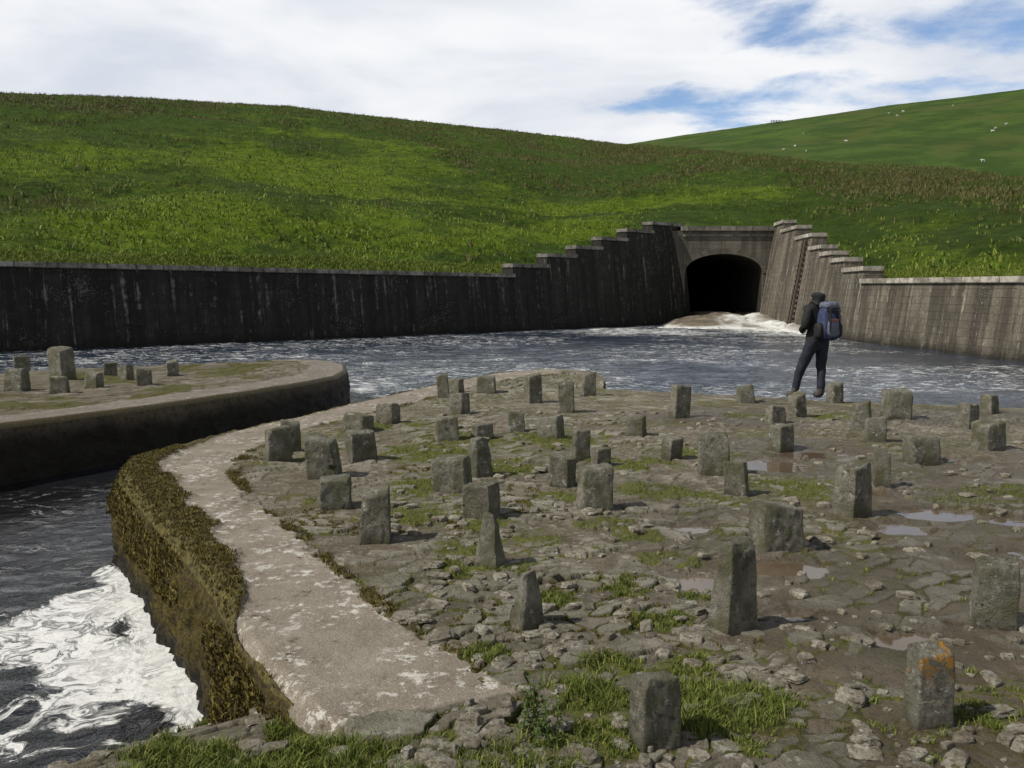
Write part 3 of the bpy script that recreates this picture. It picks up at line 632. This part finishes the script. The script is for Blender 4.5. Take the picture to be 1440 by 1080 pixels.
bp=hill_pts(60000,lambda i,j,t:np.clip(brown[i,j]*.9-.1+.15*tus[i,j]-.5*bright[i,j],.01,1)*(.25+.75*ss(.1,.4,t)),pw=1.2)[:11000]
bp=np.repeat(bp,8,0);bp[:,:2]+=rs.randn(len(bp),2)*.30;bp[:,2]-=.05
blades('rush_clumps',bp,.38,.09,MRUSH,1.2,hill,.9)
bp=hill_pts(50000,lambda i,j,t:.04+.6*bright[i,j]*(1-brown[i,j]),pw=1.2)[:9000]
bp=np.repeat(bp,6,0);bp[:,:2]+=rs.randn(len(bp),2)*.25;bp[:,2]-=.04
blades('tussock_grass',bp,.20,.08,MTUS,1.3,hill,.9)
bp=hill_pts(24000,lambda i,j,t:1+0*t,.0,.02);bp=np.repeat(bp,2,0);bp[:,:2]+=rs.randn(len(bp),2)*.12
blades('wallside_grass',bp,.15,.04,MTUS,1.2,hill,.9)
# far hill
fp=np.array([(-1500,330),(500,260),(700,235),(880,203),(960,190),(1080,173),(1250,148),(1440,125),(1800,95),(3500,70)],float)
fu,fe=to_ue(fp);TH2=np.linspace(math.radians(-20),math.radians(70),420);t2=np.concatenate([np.linspace(0,1,200),1+np.linspace(.02,.4,12)])[:,None]
ra=265.;rb_=640.;zrid=CH+np.interp(TH2,fu,fe)*rb_
za_=CH+np.interp(TH2,ru,re)*230-10
Rf=ra+(rb_-ra)*t2+0*TH2[None];Zf=za_[None]+(zrid-za_)[None]*np.where(t2<1,t2*(1+.12*(1-t2)),1-1.5*(t2-1)**2)
Xf=Rf*np.sin(TH2);Yf=Rf*np.cos(TH2);Zf=Zf+ss(0,.2,t2)*ss(1,.8,t2)*4*(fbm(Xf*.01,Yf*.01,3,9)-.5)+.35*(fbm(Xf*.4,Yf*.4,3,10)-.5)
m=M('pasture');n2=m.noise(.05,6,.65);n3=m.noise(.6,6,.75)
c=m.mix(m.map(n2,.38,.62),(.034,.062,.012),(.060,.100,.017));c=m.mix(m.map(n3,.5,.7,0,.6),c,(.033,.05,.012));c=m.mix(m.map(m.noise(.025,7,.65),.50,.60,0,.5),c,(.068,.070,.022))
fh=grid_mesh('distant_pasture_hill',np.stack([Xf,Yf,Zf],-1),None,m.out(c,.95,m.bump(n3,.7,.5),.1),flip=True)
m=M('ground_sheet');raw_mesh('ground',[(-4000,-4000,-2.2),(4000,-4000,-2.2),(4000,4000,-2.2),(-4000,4000,-2.2)],[[0,1,2,3]],None,m.out(m.mix(m.noise(.01),(.03,.05,.012),(.06,.09,.02)),.95),False)
m=M('bank_turf')
raw_mesh('grass_field',[(-60,-60,-.12),(60,-60,-.12),(60,-5.9,-.12),(-60,-5.9,-.12)],[[0,1,2,3]],None,m.out(m.mix(m.noise(2,6),(.04,.07,.012),(.08,.11,.02)),.95),False)
# ---------------------------------------------------------------- sheep
mw=M('sheep_wool');MWool=mw.out(mw.mix(mw.noise(8),(.5,.48,.42),(.62,.6,.54)),.95)
def skin_mesh(name,verts,edges,root=0,sub=1,mats=None,parent=None,matfn=None):
    me=bpy.data.meshes.new(name);me.from_pydata([v[:3] for v in verts],edges,[])
    ob=bpy.data.objects.new(name,me);sc.collection.objects.link(ob)
    md=ob.modifiers.new('s','SKIN');md.use_smooth_shade=True
    for i,v in enumerate(verts):
        sv=me.skin_vertices[0].data[i];r=v[3];sv.radius=(r,r) if not hasattr(r,'__len__') else r;sv.use_root=(i==root)
    if sub: 
        s=ob.modifiers.new('u','SUBSURF');s.levels=sub;s.render_levels=sub
    dg=bpy.context.evaluated_depsgraph_get();nm=bpy.data.meshes.new_from_object(ob.evaluated_get(dg));nm.name=name
    ob.modifiers.clear();ob.data=nm
    nm.materials.clear()
    for q in (mats or []): nm.materials.append(q)
    if matfn:
        for p in nm.polygons: p.material_index=matfn(p.center)
    if parent: ob.parent=parent
    return ob
sv=[(0,0,.62,.20),(-.35,0,.64,.21),(.35,0,.64,.20),(.52,0,.76,.11),(.68,0,.80,.09),(.82,0,.72,.06),(-.42,.14,.38,.07),(-.46,.14,.2,.04),(-.42,.14,.0,.03),(-.42,-.14,.38,.07),(-.46,-.14,.2,.04),(-.42,-.14,0,.03),(.36,.13,.35,.06),(.36,.13,0,.03),(.36,-.13,.35,.06),(.36,-.13,0,.03),(-.6,0,.55,.04)]
se=[(0,1),(0,2),(2,3),(3,4),(4,5),(1,6),(6,7),(7,8),(1,9),(9,10),(10,11),(2,12),(12,13),(2,14),(14,15),(1,16)]
sheep0=skin_mesh('sheep',sv,se,0,1,[MWool])
from mathutils.bvhtree import BVHTree
dg=bpy.context.evaluated_depsgraph_get();bv=BVHTree.FromObject(fh,dg)
first=True
for px,py in [(1118,207),(1134,214),(1130,189),(1250,161),(1262,164),(1270,158),(1400,182),(1382,228),(1415,176),(1190,200),(1102,212),(1340,150),(1396,186)]:
    dd=Vector(ray(px,py)).normalized();hit=bv.ray_cast(Vector((0,0,CH)),dd)[0]
    if hit is None: continue
    ob=sheep0 if first else bpy.data.objects.new('sheep',sheep0.data)
    if not first: sc.collection.objects.link(ob)
    first=False
    ob.location=hit;ob.rotation_euler=(0,0,random.random()*6);ob.scale=(1.25,)*3
hp=bv.ray_cast(Vector((0,0,CH)),Vector(ray(1092,174)).normalized())[0]
if hp:
    V=[];Fq=[]
    def bx_(c,s):
        j=len(V)
        for k in range(8): V.append((c[0]+s[0]*(-1,1)[k&1],c[1]+s[1]*(-1,1)[(k>>1)&1],c[2]+s[2]*(-1,1)[k>>2]))
        Fq.extend([[j,j+1,j+3,j+2],[j+4,j+6,j+7,j+5],[j,j+4,j+5,j+1],[j+2,j+3,j+7,j+6],[j,j+2,j+6,j+4],[j+1,j+5,j+7,j+3]])
    for k in range(5): bx_((k*1.8-3.6,0,1.1),(.16,.16,1.4))
    for k in range(3): bx_((0,-.13,.7+.7*k),(3.8,.05,.12))
    f=raw_mesh('sheep_fence',V,Fq,None,MI,False);f.location=hp
# ---------------------------------------------------------------- water
qy=np.linspace(0,1,640);YW=1.6*(74/1.6)**qy;UW=np.linspace(-1.9,1.5,800)
XW=UW[None]*(YW[:,None]+3);YWg=np.repeat(YW[:,None],800,1)
chop=ss(14,22,YWg)
wav=chop*(.15*(fbm(XW*.7,YWg*.7,4,501,.55)-.5)+.06*(fbm(XW*2.5,YWg*2.5,3,503)-.5))+(1-chop)*(.03*(fbm(XW*1.6,YWg*1.0,4,505)-.5))
foamd=0*XW
for px,py,r,am in [(40,900,1.2,.80),(150,850,.9,.95),(170,930,.9,1.),(250,960,.6,1.05),(50,1020,.9,.60),(120,1000,.7,.72),(200,1040,.5,.55)]:
    c=G(px,py,WZ);foamd=np.maximum(foamd,am*ss(1.35,.3,np.hypot((XW-c[0])/(r*.75),(YWg-c[1])/(r*.65))))
dw=np.interp(YWg,ly,lx)-XW
foamd=np.maximum(foamd,1.1*ss(.60,.05,dw)*ss(7.8,7.2,YWg)*ss(4,4.6,YWg))
foamd=foamd*ss(8.0,7.2,YWg+.35*dw)
patch=fbm(XW*.16,YWg*.16,4,601,.6)
pool=.58*ss(15,20,YWg)*ss(64,52,YWg)*(.45+.55*ss(.34,.54,patch))
c=G(520,545,WZ);pool=np.maximum(pool,.98*np.exp(-(((XW-c[0])/1.1)**2+((YWg-c[1])/2.4)**2)))
dR=np.abs(YWg-(W0[1]+(XW-W0[0])*(W1[1]-W0[1])/(W1[0]-W0[0])))
pool=np.maximum(pool,1.*ss(3.2,.2,dR)*ss(-6,2,XW))
c=G(1090,466,WZ);pool=np.maximum(pool,1.25*np.exp(-(((XW-c[0])/4.0)**2+((YWg-c[1])/10)**2)))
c=G(900,466,WZ);pool=np.maximum(pool,1.05*np.exp(-(((XW-c[0])/8)**2+((YWg-c[1])/7)**2)))
chn=.24*ss(16,10,YWg)*(XW<-2)
m=M('peaty_water');fo=m.attr('eddy');po=m.attr('pool')
warp=m.n('ShaderNodeVectorMath',{0:m.obj,1:m.n('ShaderNodeVectorMath',{0:m.noise(1.3,3,.5,0,col=True),3:1.1},operation='SCALE').outputs[0]},operation='ADD').outputs[0]
a1=m.noise(2.4,9,.68,1.2,vec=warp);a2=m.noise(14,6,.7,.3,vec=warp);a3=m.noise(3.0,7,.65,1.0,vec=warp);a5=m.noise(30,5,.7,vec=warp)
em=m.map(m.math('ADD',m.math('SUBTRACT',a1,.5),m.math('MULTIPLY',m.math('SUBTRACT',fo,.54),.62)),-.005,.075)
vein=m.map(m.math('ABSOLUTE',m.math('SUBTRACT',a3,.5)),.0,.050,.25,1)
vein=m.mix(m.map(fo,.80,1.08,0,.8),vein,1.)
edm=m.math('MULTIPLY',m.math('MULTIPLY',em,vein),m.map(m.math('ADD',m.math('MULTIPLY',a2,.6),m.math('MULTIPLY',a5,.4)),.36,.52,.68,1))
pv=m.scale(m.obj,.55,1.2,1,.35);p1=m.noise(1.0,8,.66,2.0,vec=pv);p2=m.noise(.35,3,.5,vec=m.obj)
pf=m.map(m.math('ABSOLUTE',m.math('SUBTRACT',p1,.5)),.0,.035,1,0)
pm=m.math('MULTIPLY',m.map(m.math('ADD',m.math('MULTIPLY',po,.60),m.math('ADD',m.math('MULTIPLY',pf,.26),m.math('MULTIPLY',p2,.5))),.62,.86),m.map(m.noise(3,6,.7,1.,vec=pv),.38,.62))
foam=m.math('MAXIMUM',edm,pm,clamp=True)
col=m.mix(foam,m.mix(m.map(m.n('ShaderNodeSeparateXYZ',{0:m.obj}).outputs[1],9,18),(.010,.009,.009),(.026,.038,.060)),(.70,.70,.68))  # near channel peaty dark; pool's blue imitates sky reflection in the base colour
rg=m.mix(foam,.10,.8)
nb=m.bump(m.math('ADD',m.noise(5,5,.6,.6),m.math('MULTIPLY',m.noise(1.4,3,.5),1.3)),m.mix(foam,.42,.3),.08)
WM=m.out(col,rg,nb,.5)
grid_mesh('river_water',np.stack([XW,YWg,WZ+wav],-1),{'eddy':foamd,'pool':np.maximum(pool,chn)},WM,flip=False)
# ---------------------------------------------------------------- hiker
def simple(name,a,b,rough=.8,sc_=30):
    m=M(name);n=m.noise(sc_,5,.6);return m.out(m.mix(m.map(n,.3,.7),a,b),rough,m.bump(m.noise(9,5,.6),.6,.03),.3)
MJ=simple('jacket_cloth',(.010,.011,.012),(.022,.022,.024));MTc=simple('trouser_cloth',(.012,.014,.022),(.024,.027,.038));MB=simple('boot_leather',(.05,.045,.04),(.10,.09,.075));MSKN=simple('skin',(.35,.2,.14),(.4,.24,.17),.6)
MPK=simple('pack_blue',(.022,.028,.07),(.045,.055,.12),.7);MPG=simple('pack_grey',(.08,.09,.13),(.13,.14,.18),.7);MPD=simple('pack_strap',(.01,.01,.012),(.02,.02,.02),.7);MRED=simple('pack_trim',(.22,.05,.05),(.28,.08,.07))
hk=bpy.data.objects.new('hiker',None);sc.collection.objects.link(hk);hb=G(1147,562,0)
hk.location=(hb[0],hb[1]+.02,.025);hk.rotation_euler=(0,0,.32)
hv=[(0,0,.93,(.165,.13)),(0,.0,1.10,(.165,.13)),(0,.0,1.28,(.19,.14)),(0,-.01,1.42,(.15,.11)),(0,.01,1.50,.085),(0,.02,1.585,(.115,.125)),(0,.0,1.67,(.10,.115)),
(-.19,-.01,1.41,.088),(-.28,-.05,1.14,.066),(-.17,.18,1.06,.048),(.19,-.01,1.41,.088),(.28,-.05,1.14,.066),(.17,.18,1.06,.048),
(-.10,0,.84,.115),(-.20,.12,.48,.078),(-.27,.16,.12,.062),(-.27,.17,.05,.058),(-.30,.33,.035,.045),
(.10,0,.84,.115),(.11,.03,.47,.078),(.07,-.04,.12,.062),(.07,-.03,.05,.058),(.09,.14,.035,.045)]
he=[(0,1),(1,2),(2,3),(3,4),(4,5),(5,6),(3,7),(7,8),(8,9),(3,10),(10,11),(11,12),(0,13),(13,14),(14,15),(15,16),(16,17),(0,18),(18,19),(19,20),(20,21),(21,22)]
def mf(c): 
    if c.z<.15: return 2
    return 1 if c.z<.90 else 0
body=skin_mesh('clothed_body',hv,he,0,2,[MJ,MTc,MB],hk,mf)
for v in body.data.vertices:
    q=v.co*5;a=.016 if v.co.z>.13 else .0
    v.co+=mnoise.noise_vector(Vector((q.x,q.y,q.z*1.6)))*a
fc=[(0,.06,1.56,.075),(0,.075,1.62,.08),(0,.15,1.575,.022),(0,.165,1.57,.015),(0,.10,1.52,.045)]
skin_mesh('face',fc,[(0,1),(0,2),(2,3),(0,4)],0,2,[MSKN],hk)
for sgn,nm in((-1,'hand_left'),(1,'hand_right')):
    w=(sgn*.165,.19,1.055);hv2=[(*w,.028),(sgn*.13,.235,1.045,.034),(sgn*.105,.255,1.04,.030)];he2=[(0,1),(1,2)]
    for k in range(4):
        oz=1.065-.02*k;b=len(hv2);L=(.9,1.05,1.,.8)[k]
        hv2+=[(sgn*.085,.262,oz,.010),(sgn*(.085-.032*L),.268,oz-.004,.009),(sgn*(.085-.05*L),.250,oz-.008,.008),(sgn*(.085-.052*L),.232,oz-.01,.007)];he2+=[(2,b),(b,b+1),(b+1,b+2),(b+2,b+3)]
    b=len(hv2);hv2+=[(sgn*.12,.245,1.08,.012),(sgn*.095,.25,1.105,.010),(sgn*.07,.245,1.115,.009)];he2+=[(1,b),(b,b+1),(b+1,b+2)]
    skin_mesh(nm,hv2,he2,0,1,[MSKN],hk)
def rbox(name,c,s,mat,p=5,parent=None,tz=0.,rot=0):
    v=TV.copy();r=(np.abs(v)**p).sum(1)**(1/p);v=v/r[:,None];v[:,0]*=1-tz*(v[:,2]+1)/2;v[:,1]*=1-tz*.8*(v[:,2]+1)/2
    for i in range(len(v)): v[i]+=np.array(mnoise.noise_vector(Vector(v[i]*2+np.array(c)*9)))*.08
    ob=raw_mesh(name,v*np.array(s)/2,TF,None,mat,True,parent);ob.location=c;ob.rotation_euler=(rot,0,0);return ob
bp_=bpy.data.objects.new('backpack',None);sc.collection.objects.link(bp_);bp_.parent=hk
rbox('main_sack',(0,-.24,1.20),(.35,.25,.54),MPK,3.4,bp_,.18,-.05)
rbox('lid',(0,-.24,1.46),(.27,.25,.13),MPG,2.8,bp_)
rbox('front_pocket',(0,-.35,1.13),(.23,.11,.30),MPG,3.,bp_,.15)
rbox('side_pocket_left',(-.17,-.24,1.08),(.11,.17,.24),MPD,3,bp_)
rbox('side_pocket_right',(.17,-.24,1.08),(.11,.17,.24),MPD,3,bp_)
rbox('bottle',(.19,-.24,1.22),(.07,.07,.24),MPG,3,bp_)
for x in(-.08,.08): rbox('compression_strap',(x,-.375,1.24),(.022,.05,.40),MPD,4,bp_)
rbox('trim',(0,-.395,1.24),(.14,.02,.025),MRED,6,bp_)
rbox('buckle_band',(0,-.365,1.38),(.26,.03,.022),MPD,4,bp_)
for sx_ in(-1,1):
    skin_mesh('shoulder_strap',[(sx_*.12,-.14,1.47,.02),(sx_*.13,-.02,1.525,.022),(sx_*.13,.11,1.44,.022),(sx_*.13,.145,1.28,.02),(sx_*.15,.05,1.12,.018),(sx_*.15,-.12,1.08,.018)],[(0,1),(1,2),(2,3),(3,4),(4,5)],0,1,[MPD],bp_)
# ---------------------------------------------------------------- nettle weed foreground
V=[];Fq=[];rs=np.random.RandomState(3)
for st_ in range(9):
    bb=G(732+rs.rand()*62,1072);x0=bb[0];y0=3.05+(rs.rand()-.5)*.14;hgt=.13+.14*rs.rand();lx0=(rs.rand()-.5)*.1
    zz0=-.02;prev=None
    for k in range(11):
        t=k/10;c=(x0+lx0*t,y0,zz0+hgt*t);w=.003*(1-.5*t);j=len(V)
        V+=[(c[0]-w,c[1],c[2]),(c[0]+w,c[1],c[2])]
        if prev is not None: Fq.append([prev,prev+1,j+1,j])
        prev=j
        if k>1:
            for q in range(4):
                a=rs.rand()*6.28;L=.018+.026*(1-t)*rs.rand();ca,sa=math.cos(a),math.sin(a);jj=len(V);dz=.014*(rs.rand()-.2)
                V+=[c,(c[0]+ca*L*.5-sa*L*.28,c[1]+sa*L*.5+ca*L*.28,c[2]+.008),(c[0]+ca*L,c[1]+sa*L,c[2]+dz),(c[0]+ca*L*.5+sa*L*.28,c[1]+sa*L*.5-ca*L*.28,c[2]+.008)]
                Fq.append([jj,jj+1,jj+2,jj+3])
raw_mesh('nettle_plant',V,Fq,{'rnd':np.random.rand(len(V))},MNET,False)
# ---------------------------------------------------------------- world & sun
sdir=Vector((-.90,-.30,1.05)).normalized()
el=math.asin(sdir.z);az=math.atan2(sdir.x,sdir.y)
w=bpy.data.worlds.new('World');sc.world=w;w.use_nodes=True
m=M('',w);bg=w.node_tree.nodes['Background'];m.obj=m.n('ShaderNodeTexCoord').outputs['Generated']
sky=m.n('ShaderNodeTexSky',sky_type='NISHITA',sun_disc=False,sun_elevation=el,sun_rotation=az%(2*math.pi),altitude=300.,air_density=1.,dust_density=.6,ozone_density=2.)
sep=m.n('ShaderNodeSeparateXYZ',{0:m.obj});x,y,z=sep.outputs
zc_=m.math('MAXIMUM',z,0.);den=m.math('ADD',zc_,.10)
pv=m.n('ShaderNodeCombineXYZ',{0:m.math('DIVIDE',x,den),1:m.math('DIVIDE',y,den),2:0.}).outputs[0]
cn=m.noise(1.7,10,.60,.30,vec=pv);cn2=m.noise(.55,5,.5,.2,vec=pv)
wn=m.n('ShaderNodeSeparateColor',{0:m.noise(1.6,7,.62,0,vec=pv,col=True)}).outputs
yy=m.math('MAXIMUM',y,.05);u=m.math('ADD',m.math('DIVIDE',x,yy),m.math('MULTIPLY',m.math('SUBTRACT',wn[0],.5),.24));v=m.math('ADD',m.math('DIVIDE',z,yy),m.math('MULTIPLY',m.math('SUBTRACT',wn[1],.5),.10))
def ga(u0,v0,su,sv_,amp):
    a=m.math('DIVIDE',m.math('SUBTRACT',u,u0),su);b=m.math('DIVIDE',m.math('SUBTRACT',v,v0),sv_)
    return m.math('MULTIPLY',m.math('EXPONENT',m.math('MULTIPLY',m.math('ADD',m.math('MULTIPLY',a,a),m.math('MULTIPLY',b,b)),-1.)),amp)
bias=ga(.18,.205,.13,.034,.42)
for q in [(.30,.300,.18,.036,.33),(.60,.30,.14,.04,.20),(.50,.235,.22,.022,.26),(.24,.345,.14,.025,.15),(.30,.252,.18,.013,-.14),(-.35,.28,.55,.15,-.30)]:
    bias=m.math('ADD',bias,ga(*q))
cl=m.map(m.math('SUBTRACT',m.math('ADD',cn,m.math('MULTIPLY',cn2,.35)),bias),.34,.60)
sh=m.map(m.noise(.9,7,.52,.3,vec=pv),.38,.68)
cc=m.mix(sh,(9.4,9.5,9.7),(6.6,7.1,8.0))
cc=m.mix(m.map(z,.32,.52),cc,(1.6,1.9,2.4))  # overhead clouds above the view darkened to lower the sky's light on the scene
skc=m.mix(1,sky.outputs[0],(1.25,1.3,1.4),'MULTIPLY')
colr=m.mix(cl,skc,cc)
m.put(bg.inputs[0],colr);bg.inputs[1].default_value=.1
sl=bpy.data.lights.new('sun','SUN');sl.energy=4.3;sl.angle=math.radians(.6);sl.color=(1,.95,.86)
so=bpy.data.objects.new('sun',sl);sc.collection.objects.link(so);so.rotation_euler=sdir.to_track_quat('Z','Y').to_euler()
sc.view_settings.view_transform='Standard';sc.view_settings.look='None';sc.view_settings.exposure=0
print('ok',nR_,YT)
